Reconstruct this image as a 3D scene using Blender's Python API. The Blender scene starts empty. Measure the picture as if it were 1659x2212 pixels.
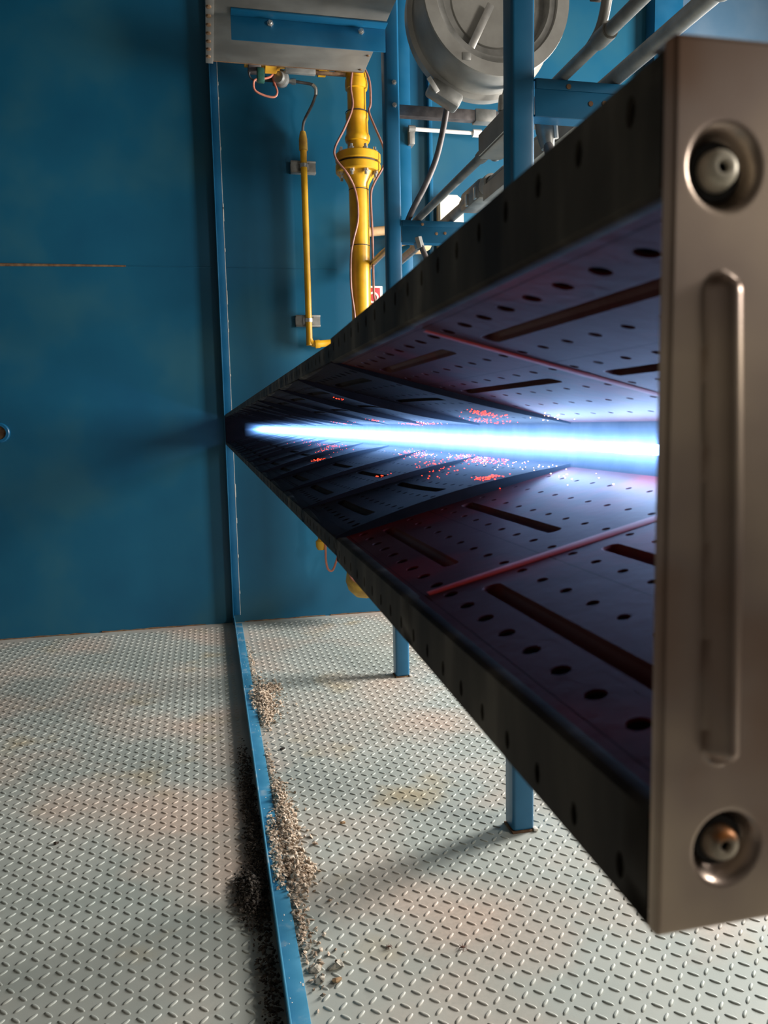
import bpy, bmesh, math, random
from mathutils import Vector, Matrix
import numpy as np

random.seed(7)
rng = np.random.default_rng(11)
SC = bpy.context.scene
COL = SC.collection
PI = math.pi

# ------------------------------------------------------------------ camera
cam_d = bpy.data.cameras.new('camera')
cam = bpy.data.objects.new('camera', cam_d)
COL.objects.link(cam)
R_ = Vector((0.97535533, -0.21963034, -0.02108296))
U_ = Vector((0.04551533, 0.10678479, 0.99323983))
F_ = Vector((0.21589427, 0.96972136, -0.11414966))
cam.matrix_world = Matrix(((R_.x, U_.x, -F_.x, 0.0), (R_.y, U_.y, -F_.y, 0.0), (R_.z, U_.z, -F_.z, 1.8), (0, 0, 0, 1)))
cam_d.sensor_fit = 'VERTICAL'
cam_d.sensor_height = 36.0
cam_d.lens = 1680.0 / 2212.0 * 36.0
cam_d.clip_start = 0.02
cam_d.clip_end = 60
cam_d.dof.use_dof = True
cam_d.dof.focus_distance = 2.6
cam_d.dof.aperture_fstop = 12.5
SC.camera = cam

# ------------------------------------------------------------------ world, lights, exposure
world = bpy.data.worlds.new('world')
SC.world = world
world.use_nodes = True
bg = world.node_tree.nodes['Background']
bg.inputs[0].default_value = (0.55, 0.68, 0.85, 1)
bg.inputs[1].default_value = 0.4
def area(name, loc, target, sx, sy, power, col):
    d = bpy.data.lights.new(name, 'AREA')
    d.shape = 'RECTANGLE'; d.size = sx; d.size_y = sy; d.energy = power; d.color = col
    o = bpy.data.objects.new(name, d); COL.objects.link(o)
    o.location = loc
    o.rotation_euler = (Vector(target) - Vector(loc)).to_track_quat('-Z', 'Y').to_euler()
    return o
# window daylight from the right, then an added fill lamp for the end plate
area('window_daylight', (6.16, 4.75, 2.7), (0.0, 4.75, 2.7), 1.6, 2.9, 980, (1.0, 0.965, 0.92))
area('end_plate_fill', (6.16, -0.8, 3.9), (0.0, -0.8, 3.0), 1.9, 1.7, 340, (1.0, 0.93, 0.84))
SC.view_settings.view_transform = 'Standard'
SC.view_settings.look = 'None'
SC.view_settings.gamma = 1.0
SC.view_settings.use_curve_mapping = False
SC.view_settings.exposure = -0.12
SC.cycles.use_denoising = True
SC.cycles.use_adaptive_sampling = True
SC.cycles.adaptive_threshold = 0.03
SC.cycles.max_bounces = 6
SC.cycles.volume_step_rate = 0.5
SC.cycles.volume_bounces = 0
SC.cycles.sample_clamp_indirect = 6.0

# ------------------------------------------------------------------ materials
def new_mat(name):
    m = bpy.data.materials.new(name); m.use_nodes = True
    return m, m.node_tree, m.node_tree.nodes['Principled BSDF']
def rgb(c): return (c[0], c[1], c[2], 1.0)
def paint(name, cols, rough=0.45, metal=0.0, scale=2.0, detail=4.0, bump=0.0, bscale=60.0, lo=0.35, hi=0.65, stretch=None, spec=0.5):
    """procedural paint or metal: noise between two or three colours, fine bump"""
    m, t, b = new_mat(name)
    n = t.nodes; L = t.links
    geo = n.new('ShaderNodeNewGeometry')
    src = geo.outputs['Position']
    if stretch:
        mp = n.new('ShaderNodeMapping'); mp.inputs['Scale'].default_value = stretch
        L.new(src, mp.inputs['Vector']); src = mp.outputs['Vector']
    nz = n.new('ShaderNodeTexNoise'); nz.inputs['Scale'].default_value = scale; nz.inputs['Detail'].default_value = detail
    L.new(src, nz.inputs['Vector'])
    rp = n.new('ShaderNodeValToRGB'); L.new(nz.outputs['Fac'], rp.inputs['Fac'])
    e = rp.color_ramp.elements
    e[0].position = lo; e[0].color = rgb(cols[0]); e[1].position = hi; e[1].color = rgb(cols[-1])
    if len(cols) == 3:
        k = e.new((lo + hi) / 2); k.color = rgb(cols[1])
    L.new(rp.outputs['Color'], b.inputs['Base Color'])
    b.inputs['Roughness'].default_value = rough
    b.inputs['Metallic'].default_value = metal
    b.inputs['Specular IOR Level'].default_value = spec
    if bump:
        n2 = n.new('ShaderNodeTexNoise'); n2.inputs['Scale'].default_value = bscale; n2.inputs['Detail'].default_value = 3
        L.new(geo.outputs['Position'], n2.inputs['Vector'])
        bp = n.new('ShaderNodeBump'); bp.inputs['Strength'].default_value = bump; bp.inputs['Distance'].default_value = 0.004
        L.new(n2.outputs['Fac'], bp.inputs['Height']); L.new(bp.outputs['Normal'], b.inputs['Normal'])
    return m
def emit(name, col, strength):
    m, t, b = new_mat(name)
    b.inputs['Base Color'].default_value = (0, 0, 0, 1)
    b.inputs['Emission Color'].default_value = rgb(col)
    b.inputs['Emission Strength'].default_value = strength
    m.cycles.emission_sampling = 'NONE'
    return m

M = {}
M['blue_wall'] = paint('blue_wall_paint', [(0.0005, 0.070, 0.140), (0.002, 0.082, 0.155), (0.014, 0.098, 0.155)], rough=0.42, scale=1.1, detail=5, bump=0.05, bscale=25, lo=0.36, hi=0.66)
M['blue_steel'] = paint('blue_steel_paint', [(0.004, 0.105, 0.225), (0.014, 0.13, 0.26)], rough=0.33, scale=5, bump=0.04)
M['blue_worn'] = paint('worn_blue_trim_paint', [(0.045, 0.22, 0.36), (0.06, 0.25, 0.40), (0.32, 0.40, 0.44)], rough=0.42, scale=9, detail=8, lo=0.42, hi=0.72)
M['grey_wall'] = paint('bare_grey_sheet', [(0.045, 0.04, 0.034), (0.07, 0.06, 0.05)], rough=0.6, scale=1.5)
M['chip'] = paint('bare_chipped_paint', [(0.75, 0.72, 0.66), (0.6, 0.55, 0.48)], rough=0.7, scale=30)
M['rust'] = paint('brown_rust', [(0.10, 0.045, 0.02), (0.20, 0.12, 0.06)], rough=0.85, scale=25, bump=0.3)
M['yellow'] = paint('yellow_gas_paint', [(0.56, 0.28, 0.008), (0.68, 0.37, 0.012)], rough=0.35, scale=8)
M['yellow_dirty'] = paint('dirty_yellow_paint', [(0.35, 0.19, 0.03), (0.60, 0.36, 0.04)], rough=0.5, scale=14)
M['galv'] = paint('galvanised_sheet', [(0.30, 0.29, 0.265), (0.40, 0.39, 0.36)], rough=0.5, metal=0.3, scale=7, detail=6)
M['duct_sheet'] = paint('dull_duct_sheet', [(0.19, 0.18, 0.16), (0.27, 0.26, 0.235)], rough=0.5, metal=0.3, scale=5, detail=6)
M['galv_dark'] = paint('grey_conduit', [(0.22, 0.22, 0.205), (0.34, 0.335, 0.315)], rough=0.42, metal=0.4, scale=12)
M['darkpipe'] = paint('dusty_dark_pipe', [(0.07, 0.06, 0.06), (0.15, 0.13, 0.125)], rough=0.55, metal=0.2, scale=14)
M['white'] = paint('white_enamel', [(0.70, 0.68, 0.63), (0.80, 0.78, 0.74)], rough=0.4, scale=10)
M['cream'] = paint('cream_plastic', [(0.80, 0.76, 0.60), (0.86, 0.82, 0.68)], rough=0.5, scale=10)
M['tan'] = paint('tan_pipe_paint', [(0.50, 0.33, 0.17), (0.60, 0.42, 0.24)], rough=0.5, scale=10)
M['zinc'] = paint('zinc_plated', [(0.55, 0.55, 0.53), (0.70, 0.69, 0.66)], rough=0.3, metal=0.8, scale=20)
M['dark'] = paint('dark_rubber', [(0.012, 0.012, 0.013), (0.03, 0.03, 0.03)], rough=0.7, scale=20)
M['copper'] = paint('pinkish_cable_sheath', [(0.24, 0.105, 0.08), (0.34, 0.16, 0.125)], rough=0.5, scale=20)
M['redwire'] = paint('red_wire_sheath', [(0.55, 0.16, 0.11), (0.62, 0.24, 0.16)], rough=0.45, scale=20)
M['green'] = paint('green_coil', [(0.01, 0.06, 0.045), (0.03, 0.12, 0.09)], rough=0.5, scale=20)
M['red'] = paint('red_sign', [(0.50, 0.035, 0.05), (0.55, 0.06, 0.07)], rough=0.4, scale=8)
M['orange'] = paint('ochre_valve_paint', [(0.50, 0.24, 0.02), (0.62, 0.33, 0.03)], rough=0.4, scale=16)
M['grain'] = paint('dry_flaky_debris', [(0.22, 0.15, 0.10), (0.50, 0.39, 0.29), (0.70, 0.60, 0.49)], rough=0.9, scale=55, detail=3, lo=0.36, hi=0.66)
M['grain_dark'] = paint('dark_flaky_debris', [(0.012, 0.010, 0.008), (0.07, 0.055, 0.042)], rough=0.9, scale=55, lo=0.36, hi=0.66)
M['flake_grey'] = paint('grey_scale_flake', [(0.12, 0.11, 0.09), (0.50, 0.46, 0.38)], rough=0.9, scale=60, lo=0.4, hi=0.6)
M['flake_brown'] = paint('brown_scale_flake', [(0.20, 0.10, 0.045), (0.45, 0.30, 0.16)], rough=0.9, scale=60)
M['leaf'] = paint('dead_insect_brown', [(0.05, 0.018, 0.01), (0.16, 0.06, 0.03)], rough=0.6, scale=80)
# burner metals
M['plate'] = paint('heat_tinted_end_plate', [(0.60, 0.49, 0.385), (0.40, 0.32, 0.28), (0.28, 0.16, 0.10)], rough=0.31, metal=1.0, scale=9, detail=3, lo=0.35, hi=0.66)
M['wing_tint'] = paint('red_heat_tinted_steel', [(0.19, 0.007, 0.004), (0.085, 0.010, 0.009), (0.11, 0.033, 0.034)], rough=0.5, metal=0.25, spec=0.3, scale=6.5, detail=6, lo=0.36, hi=0.62, bump=0.06, bscale=90)
M['wing_dark'] = paint('darker_wing_steel', [(0.008, 0.005, 0.005), (0.020, 0.011, 0.012)], rough=0.7, metal=0.0, spec=0.12, scale=12, detail=5, bump=0.12, bscale=120)  # darker steel colour for every panel past the first two
M['lip'] = paint('lit_patch_lip_steel', [(0.02, 0.018, 0.017), (0.065, 0.06, 0.05), (0.20, 0.19, 0.16)], rough=0.55, metal=0.0, spec=0.12, scale=14, detail=5, lo=0.38, hi=0.72, stretch=(1, 1, 0.3))  # palest tone puts the light on the lower lip into the colour
def hot_mat():
    m = paint('red_hot_lap_joint', [(0.35, 0.02, 0.012), (0.45, 0.05, 0.035)], rough=0.5, scale=20)
    b = m.node_tree.nodes['Principled BSDF']
    b.inputs['Emission Color'].default_value = (1.0, 0.05, 0.025, 1); b.inputs['Emission Strength'].default_value = 0.032; m.cycles.emission_sampling = 'NONE'
    return m
M['hot'] = hot_mat()
M['black'] = paint('black_backing', [(0.008, 0.008, 0.009), (0.016, 0.014, 0.014)], rough=0.8, scale=20)  # near black, for the blind backing sheets and the nut bores
M['iron'] = paint('cast_iron', [(0.05, 0.045, 0.045), (0.09, 0.08, 0.075)], rough=0.6, metal=0.5, scale=30, bump=0.2)
M['nut'] = paint('tarnished_nut', [(0.74, 0.68, 0.55), (0.80, 0.75, 0.64)], rough=0.4, metal=0.2, scale=25)
M['nut_rusty'] = paint('rusty_tarnished_nut', [(0.42, 0.15, 0.03), (0.30, 0.25, 0.19), (0.55, 0.48, 0.38)], rough=0.42, metal=0.4, scale=95, lo=0.4, hi=0.6)
M['ember'] = emit('red_hot_grains', (1.0, 0.045, 0.012), 5.0)
M['ember_hot'] = emit('white_hot_grains', (1.0, 0.55, 0.30), 9.0)

def floor_mat():
    m, t, b = new_mat('grey_chequer_plate')
    n = t.nodes; L = t.links
    geo = n.new('ShaderNodeNewGeometry')
    def noise(sc, det, seed, stretch=(1, 1, 1)):
        mp = n.new('ShaderNodeMapping'); mp.inputs['Location'].default_value = (seed, seed * 0.37, 0); mp.inputs['Scale'].default_value = stretch
        L.new(geo.outputs['Position'], mp.inputs['Vector'])
        z = n.new('ShaderNodeTexNoise'); z.inputs['Scale'].default_value = sc; z.inputs['Detail'].default_value = det
        L.new(mp.outputs['Vector'], z.inputs['Vector']); return z.outputs['Fac']
    def ramp(f, a, c, ca, cb):
        r = n.new('ShaderNodeValToRGB'); L.new(f, r.inputs['Fac'])
        e = r.color_ramp.elements; e[0].position = a; e[0].color = rgb(ca); e[1].position = c; e[1].color = rgb(cb); return r.outputs['Color']
    def mix(f, a, c2):
        x = n.new('ShaderNodeMix'); x.data_type = 'RGBA'
        L.new(f, x.inputs[0]); L.new(a, x.inputs[6]); L.new(c2, x.inputs[7]); return x.outputs[2]
    base = ramp(noise(1.6, 5, 3.0), 0.35, 0.65, (0.33, 0.365, 0.335), (0.43, 0.45, 0.41))
    dust = ramp(noise(60, 4, 1.0), 0.3, 0.7, (0.46, 0.36, 0.29), (0.58, 0.46, 0.38))
    f1 = ramp(noise(1.1, 3, 8.6), 0.47, 0.66, (0, 0, 0), (0.85, 0.85, 0.85))
    c = mix(f1, base, dust)
    och = ramp(noise(30, 2, 2.0), 0.3, 0.7, (0.40, 0.31, 0.17), (0.46, 0.38, 0.24))
    f2 = ramp(noise(1.9, 3, 5.2), 0.60, 0.74, (0, 0, 0), (0.7, 0.7, 0.7))
    c = mix(f2, c, och)
    dk = ramp(noise(9, 5, 7.0), 0.62, 0.80, (0, 0, 0), (0.5, 0.5, 0.5))
    gr = ramp(noise(3, 2, 6.0), 0.3, 0.7, (0.24, 0.23, 0.20), (0.30, 0.29, 0.26))
    c = mix(dk, c, gr)
    L.new(c, b.inputs['Base Color'])
    b.inputs['Roughness'].default_value = 0.56
    b.inputs['Metallic'].default_value = 0.1
    n2 = n.new('ShaderNodeTexNoise'); n2.inputs['Scale'].default_value = 180
    L.new(geo.outputs['Position'], n2.inputs['Vector'])
    bp = n.new('ShaderNodeBump'); bp.inputs['Strength'].default_value = 0.06; bp.inputs['Distance'].default_value = 0.003
    L.new(n2.outputs['Fac'], bp.inputs['Height']); L.new(bp.outputs['Normal'], b.inputs['Normal'])
    return m
M['floor'] = floor_mat()

# ------------------------------------------------------------------ mesh helpers
def V(*a): return Vector(a)
def add_box(bm, c, s, bev=0.0, rot=None, seg=2):
    mat = Matrix.Translation(Vector(c))
    if rot is not None: mat = mat @ rot.to_4x4()
    r = bmesh.ops.create_cube(bm, size=1.0, matrix=mat @ Matrix.Diagonal((s[0], s[1], s[2], 1)))
    if bev > 0:
        es = set()
        for v in r['verts']:
            for e in v.link_edges: es.add(e)
        bmesh.ops.bevel(bm, geom=list(es), offset=bev, segments=seg, profile=0.5, affect='EDGES')
def bx(bm, x0, x1, y0, y1, z0, z1, bev=0.0, seg=2):
    add_box(bm, ((x0 + x1) / 2, (y0 + y1) / 2, (z0 + z1) / 2), (x1 - x0, y1 - y0, z1 - z0), bev, None, seg)
def smooth_path(pts, k=6):
    P = [Vector(p) for p in pts]
    if len(P) < 3: return P
    out = []
    for i in range(len(P) - 1):
        p0 = P[max(i - 1, 0)]; p1 = P[i]; p2 = P[i + 1]; p3 = P[min(i + 2, len(P) - 1)]
        for j in range(k):
            t = j / k
            out.append(0.5 * ((2 * p1) + (p2 - p0) * t + (2 * p0 - 5 * p1 + 4 * p2 - p3) * t * t + (3 * p1 - p0 - 3 * p2 + p3) * t ** 3))
    out.append(P[-1])
    return out
def add_tube(bm, pts, r, n=14, caps=True):
    P = [Vector(p) for p in pts]
    rs = r if isinstance(r, (list, tuple)) else [r] * len(P)
    T = []
    for i in range(len(P)):
        a = P[max(i - 1, 0)]; b = P[min(i + 1, len(P) - 1)]
        T.append((b - a).normalized())
    nrm = T[0].orthogonal().normalized()
    rings = []
    for i, p in enumerate(P):
        nrm = (nrm - T[i] * nrm.dot(T[i])).normalized()
        bn = T[i].cross(nrm)
        rings.append([bm.verts.new(p + (nrm * math.cos(2 * PI * k / n) + bn * math.sin(2 * PI * k / n)) * rs[i]) for k in range(n)])
    for i in range(len(P) - 1):
        for k in range(n):
            bm.faces.new((rings[i][k], rings[i][(k + 1) % n], rings[i + 1][(k + 1) % n], rings[i + 1][k]))
    if caps:
        bm.faces.new(rings[0][::-1]); bm.faces.new(rings[-1])
def add_lathe(bm, o, axis, prof, n=32):
    """prof: list of (distance along axis, radius)"""
    ax = Vector(axis).normalized(); u = ax.orthogonal().normalized(); w = ax.cross(u); o = Vector(o)
    rings = []
    for h, r in prof:
        if r < 1e-6: rings.append([bm.verts.new(o + ax * h)])
        else: rings.append([bm.verts.new(o + ax * h + (u * math.cos(2 * PI * k / n) + w * math.sin(2 * PI * k / n)) * r) for k in range(n)])
    for a, b in zip(rings[:-1], rings[1:]):
        for k in range(n):
            k2 = (k + 1) % n
            if len(a) == 1 and len(b) == 1: continue
            if len(a) == 1: bm.faces.new((a[0], b[k2], b[k]))
            elif len(b) == 1: bm.faces.new((a[k], a[k2], b[0]))
            else: bm.faces.new((a[k], a[k2], b[k2], b[k]))
def add_ball(bm, c, r, sc=(1, 1, 1)):
    bmesh.ops.create_icosphere(bm, subdivisions=2, radius=r, matrix=Matrix.Translation(Vector(c)) @ Matrix.Diagonal((sc[0], sc[1], sc[2], 1)))
def add_prism(bm, poly, axis, a, b):
    """polygon in the plane across `axis` ('x','y','z'), swept from a to b"""
    def pt(p, d):
        if axis == 'x': return (d, p[0], p[1])
        if axis == 'y': return (p[0], d, p[1])
        return (p[0], p[1], d)
    A = [bm.verts.new(pt(p, a)) for p in poly]; B = [bm.verts.new(pt(p, b)) for p in poly]
    k = len(poly)
    for i in range(k): bm.faces.new((A[i], A[(i + 1) % k], B[(i + 1) % k], B[i]))
    bm.faces.new(A[::-1]); bm.faces.new(B)
def NB(): return bmesh.new()
def mesh_of(name, bm, mat, angle=35):
    bmesh.ops.recalc_face_normals(bm, faces=bm.faces[:])
    for f in bm.faces: f.smooth = True
    me = bpy.data.meshes.new(name); bm.to_mesh(me); bm.free()
    me.set_sharp_from_angle(angle=math.radians(angle))
    me.materials.append(mat if not isinstance(mat, str) else M[mat])
    return me
def link(name, me, parent=None, loc=None):
    o = bpy.data.objects.new(name, me); COL.objects.link(o)
    if parent is not None: o.parent = parent
    if loc is not None: o.location = loc
    return o
def obj(name, bm, mat, parent=None, angle=35):
    """geometry given in world coordinates; the parent's offset is taken out"""
    me = mesh_of(name, bm, mat, angle)
    o = link(name, me, parent)
    if parent is not None:
        off = Vector((0, 0, 0)); p = parent
        while p is not None: off += p.location; p = p.parent
        me.transform(Matrix.Translation(-off))
    return o
def tag(o, label, cat, group=None, kind=None):
    if label: o['label'] = label
    if cat: o['category'] = cat
    if group: o['group'] = group
    if kind: o['kind'] = kind
    return o
def thing(name, label, cat, loc=(0, 0, 0), group=None):
    o = bpy.data.objects.new(name, None); COL.objects.link(o); o.location = loc
    o.empty_display_size = 0.05
    return tag(o, label, cat, group)
def struct(name, bm, mat, label=None):
    o = obj(name, bm, mat); o['kind'] = 'structure'
    if label: o['label'] = label
    return o
def quick(fn, *a, **k):
    bm = NB(); fn(bm, *a, **k); return bm

# ------------------------------------------------------------------ the room
XL, XR, YB, YF, ZC = -2.6, 6.2, 7.14, -2.5, 6.3
floor = struct('floor', quick(bx, XL, XR, YF, YB, -0.08, 0.0), 'floor', 'grey steel chequer plate floor with raised lugs')
wall_back = struct('wall_back', quick(bx, XL, XR, YB, YB + 0.1, -0.08, ZC), 'blue_wall', 'blue painted steel wall behind the burner')
struct('wall_left', quick(bx, XL - 0.1, XL, YF, YB, -0.08, ZC), 'grey_wall', 'bare grey sheet steel side wall')
WIN = ((3.9, 5.6, 1.2, 4.2), (-1.8, 0.2, 3.0, 4.8))     # right-hand wall openings, the second made up for the fill lamp: y0, y1, z0, z1
bm = NB()
bx(bm, XR, XR + 0.1, YF, -1.8, -0.08, ZC); bx(bm, XR, XR + 0.1, 0.2, 3.9, -0.08, ZC); bx(bm, XR, XR + 0.1, 5.6, YB, -0.08, ZC)
for y0, y1, z0, z1 in WIN:
    bx(bm, XR, XR + 0.1, y0, y1, -0.08, z0); bx(bm, XR, XR + 0.1, y0, y1, z1, ZC)
struct('wall_right', bm, 'grey_wall', 'bare grey side wall with a window and an added opening for fill light')
struct('wall_front', quick(bx, XL, XR, YF - 0.1, YF, -0.08, ZC), 'grey_wall', 'bare grey sheet wall closing the chamber')
struct('ceiling', quick(bx, XL, XR, YF, YB, ZC, ZC + 0.1), 'grey_wall', 'bare grey sheet steel ceiling')
for i, (y0, y1, z0, z1) in enumerate(WIN):
    bm = NB()
    bx(bm, XR, XR + 0.1, y0, y0 + 0.05, z0, z1); bx(bm, XR, XR + 0.1, y1 - 0.05, y1, z0, z1)
    bx(bm, XR, XR + 0.1, y0 + 0.05, y1 - 0.05, z0, z0 + 0.05); bx(bm, XR, XR + 0.1, y0 + 0.05, y1 - 0.05, z1 - 0.05, z1)
    struct('window_%d' % (i + 1), bm, 'galv_dark', ('larger', 'added smaller')[i] + ' grey steel window frame in the side wall')  # the second frame is made up around the fill lamp
# weld seam and porthole on the back wall
bm = NB()
add_tube(bm, [(-2.6, YB - 0.002, 3.155), (-1.7, YB - 0.002, 3.161), (-1.0, YB - 0.002, 3.17), (-0.62, YB - 0.002, 3.172)], [0.012, 0.013, 0.010, 0.007], 8)
obj('weld_seam', bm, 'rust', wall_back)
bm = NB(); add_tube(bm, [(-0.62, YB, 3.172), (0.13, YB, 3.178)], 0.005, 8); obj('weld_seam', bm, 'blue_wall', wall_back)
bm = NB(); add_tube(bm, [(0.2, YB, 3.178), (1.2, YB, 3.18)], 0.004, 8); obj('weld_seam', bm, 'blue_wall', wall_back)
bm = NB(); add_lathe(bm, (-1.715, YB, 1.783), (0, -1, 0), [(0, 0.085), (0.03, 0.085), (0.036, 0.078), (0.036, 0.058), (0.0, 0.056)], 40); obj('port_rim', bm, 'blue_steel', wall_back)
bm = NB(); add_lathe(bm, (-1.715, YB, 1.783), (0, -1, 0), [(0.0, 0.056), (0.012, 0.056), (0.012, 0.0)], 32); obj('port_plug', bm, 'rust', wall_back)
for a, b in ((-2.55, -1.1), (-1.0, -0.1), (0.25, 1.0), (1.05, 1.7), (1.9, 4.0)):
    bm = NB(); k = int((b - a) / 0.06)
    pts = [(a + (b - a) * i / k, YB - 0.004, 0.004 + random.uniform(-0.003, 0.004)) for i in range(k + 1)]
    add_tube(bm, pts, [random.uniform(0.003, 0.009) for _ in pts], 6); obj('weld_bead', bm, 'rust', wall_back)
# wall stiffeners and a flat panel coloured paler than the wall
for i, (x0, x1, d, lb) in enumerate(((1.79, 1.895, 0.07, 'narrow blue wall stiffener seen beside the farther post'), (4.245, 4.54, 0.16, 'wide blue wall column high above the end plate'), (2.065, 2.10, 0.06, 'thin blue wall rib beside the cream enclosure'))):
    struct('trim_%d' % (i + 3), quick(bx, x0, x1, YB - d, YB, 0.0, ZC, 0.006), 'blue_steel', lb)
struct('trim_6', quick(bx, 4.54, 6.2, YB - 0.03, YB, 0.0, ZC, 0.004), paint('pale_blue_grey', [(0.10, 0.20, 0.31), (0.16, 0.25, 0.35)], rough=0.4, scale=2), 'paler blue grey panel on the back wall')

# angle iron frame: along the floor and up the back wall
FX0, FXT, FXB, FH = 0.152, 0.008, 0.222, 0.066
trim1 = struct('trim_1', quick(bx, FX0, FX0 + FXT, YF + 0.05, YB, 0.0, FH, 0.003), 'blue_worn', 'blue angle iron running along the chequer plate floor')
bm = NB(); bx(bm, FX0 + FXT, FXB, YF + 0.05, YB - 0.07, 0.0, 0.009, 0.002); obj('base_leg', bm, 'blue_worn', trim1)
trim2 = struct('trim_2', quick(bx, FX0 - 0.008, FX0, YB - 0.078, YB, 0.0, ZC, 0.0015), 'blue_steel', 'blue angle iron running up the back wall')
bm = NB(); bx(bm, FX0, FX0 + 0.062, YB - 0.009, YB, 0.07, ZC, 0.002); obj('base_leg', bm, 'blue_steel', trim2)
bm = NB()
for z in (0.25, 0.62, 0.95, 1.25, 2.25, 2.62, 2.68, 2.95, 3.30, 3.62, 3.68, 4.2, 4.62, 4.7, 4.95):
    add_box(bm, (FX0 + 0.064, YB - 0.008, z + random.uniform(-.04, .04)), (0.009, 0.008, random.choice((0.02, 0.03, 0.05, 0.12))), 0.002)
bx(bm, FX0 + 0.0605, FX0 + 0.0645, YB - 0.0095, YB, 0.07, ZC)
obj('paint_chips', bm, 'chip', trim2)
bm = NB()
for i in range(60):
    y = random.uniform(2.0, 7.0); x = random.uniform(FX0 + 0.012, FXB - 0.004); s = random.uniform(0.002, 0.006)
    add_box(bm, (x, y, 0.0092), (s, s * random.uniform(1, 2.5), 0.0008))
obj('paint_chips', bm, 'chip', trim1)

# chequer plate lugs
def lug_verts(cx, cy, ang):
    L, W, Hh = 0.0205, 0.0066, 0.0036
    ca, sa = math.cos(ang), math.sin(ang)
    out = []
    for k, z in ((1.0, -0.0004), (0.84, Hh * 0.62), (0.5, Hh)):
        for i in range(10):
            t = 2 * PI * i / 10
            x = L * k * math.copysign(abs(math.cos(t)) ** 0.9, math.cos(t)); y = W * k * math.sin(t)
            out.append((cx + ca * x - sa * y, cy + sa * x + ca * y, z))
    return out
LUG_F = [(r * 10 + i, r * 10 + (i + 1) % 10, r * 10 + 10 + (i + 1) % 10, r * 10 + 10 + i) for r in (0, 1) for i in range(10)] + [tuple(range(20, 30))]
PITCH = 0.047
def in_view(x, y):
    d = Vector((x, y, 0)) - Vector((0, 0, 1.8))
    cz = d.dot(F_)
    if cz <= 0.1: return False
    u = 829.5 + 1680 * d.dot(R_) / cz; v = 1106 - 1680 * d.dot(U_) / cz
    return -40 < u < 1700 and v < 2240, u, v
lug_me = []
for ang in (PI / 4, -PI / 4):
    me = bpy.data.meshes.new('lug'); me.from_pydata(lug_verts(0, 0, ang), [], LUG_F); me.shade_smooth(); me.materials.append(M['floor']); lug_me.append(me)
single, field = [], []
for i in range(int(-2.55 / PITCH), int(4.6 / PITCH)):
    for j in range(int(1.2 / PITCH), int(7.08 / PITCH)):
        x, y = i * PITCH, j * PITCH
        if FX0 - 0.02 < x < FXB + 0.02: continue
        if any(abs(x - 1.27) < 0.09 and abs(y - py) < 0.09 for py in (3.07, 5.25)): continue
        if x > 2.2 and y > 4.0: continue
        r = in_view(x, y)
        vis = bool(r and r[0])
        hidden = False
        if vis:   # behind the burner
            u, v = r[1], r[2]
            hidden = u > 1440 and v < 2000 or (u > 500 and v < 970 + (u - 490) * 1.116)
        k = (i + j) % 2
        if vis and not hidden: single.append((y, x, k))
        else: field.append((x, y, k))
single.sort()
for y, x, k in single[:300]:
    o = link('lug', lug_me[k], floor, (x, y, 0.0))
field += [(x, y, k) for y, x, k in single[300:]]
A = np.array(field)
protos = [np.array(lug_verts(0, 0, a)) for a in (PI / 4, -PI / 4)]
vs = np.concatenate([protos[int(k)] + np.array([x, y, 0]) for x, y, k in field])
nL = len(field)
me = bpy.data.meshes.new('lug_field')
base = (np.arange(nL) * 30)[:, None]
quads = (np.array(LUG_F[:20]).reshape(-1)[None, :] + base)
tops = (np.array(LUG_F[20])[None, :] + base)
loops = np.concatenate([quads, tops], axis=1).reshape(-1)
counts = np.tile(np.array([4] * 20 + [10]), nL)
me.vertices.add(len(vs)); me.vertices.foreach_set('co', vs.reshape(-1))
me.loops.add(len(loops)); me.loops.foreach_set('vertex_index', loops.astype(np.int32))
me.polygons.add(len(counts)); me.polygons.foreach_set('loop_start', np.concatenate([[0], np.cumsum(counts)[:-1]]).astype(np.int32))
me.polygons.foreach_set('loop_total', counts.astype(np.int32))
me.update(calc_edges=True); me.validate(); me.shade_smooth()
me.materials.append(M['floor'])
lf = link('lug_field', me, floor); lf['kind'] = 'stuff'

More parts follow.
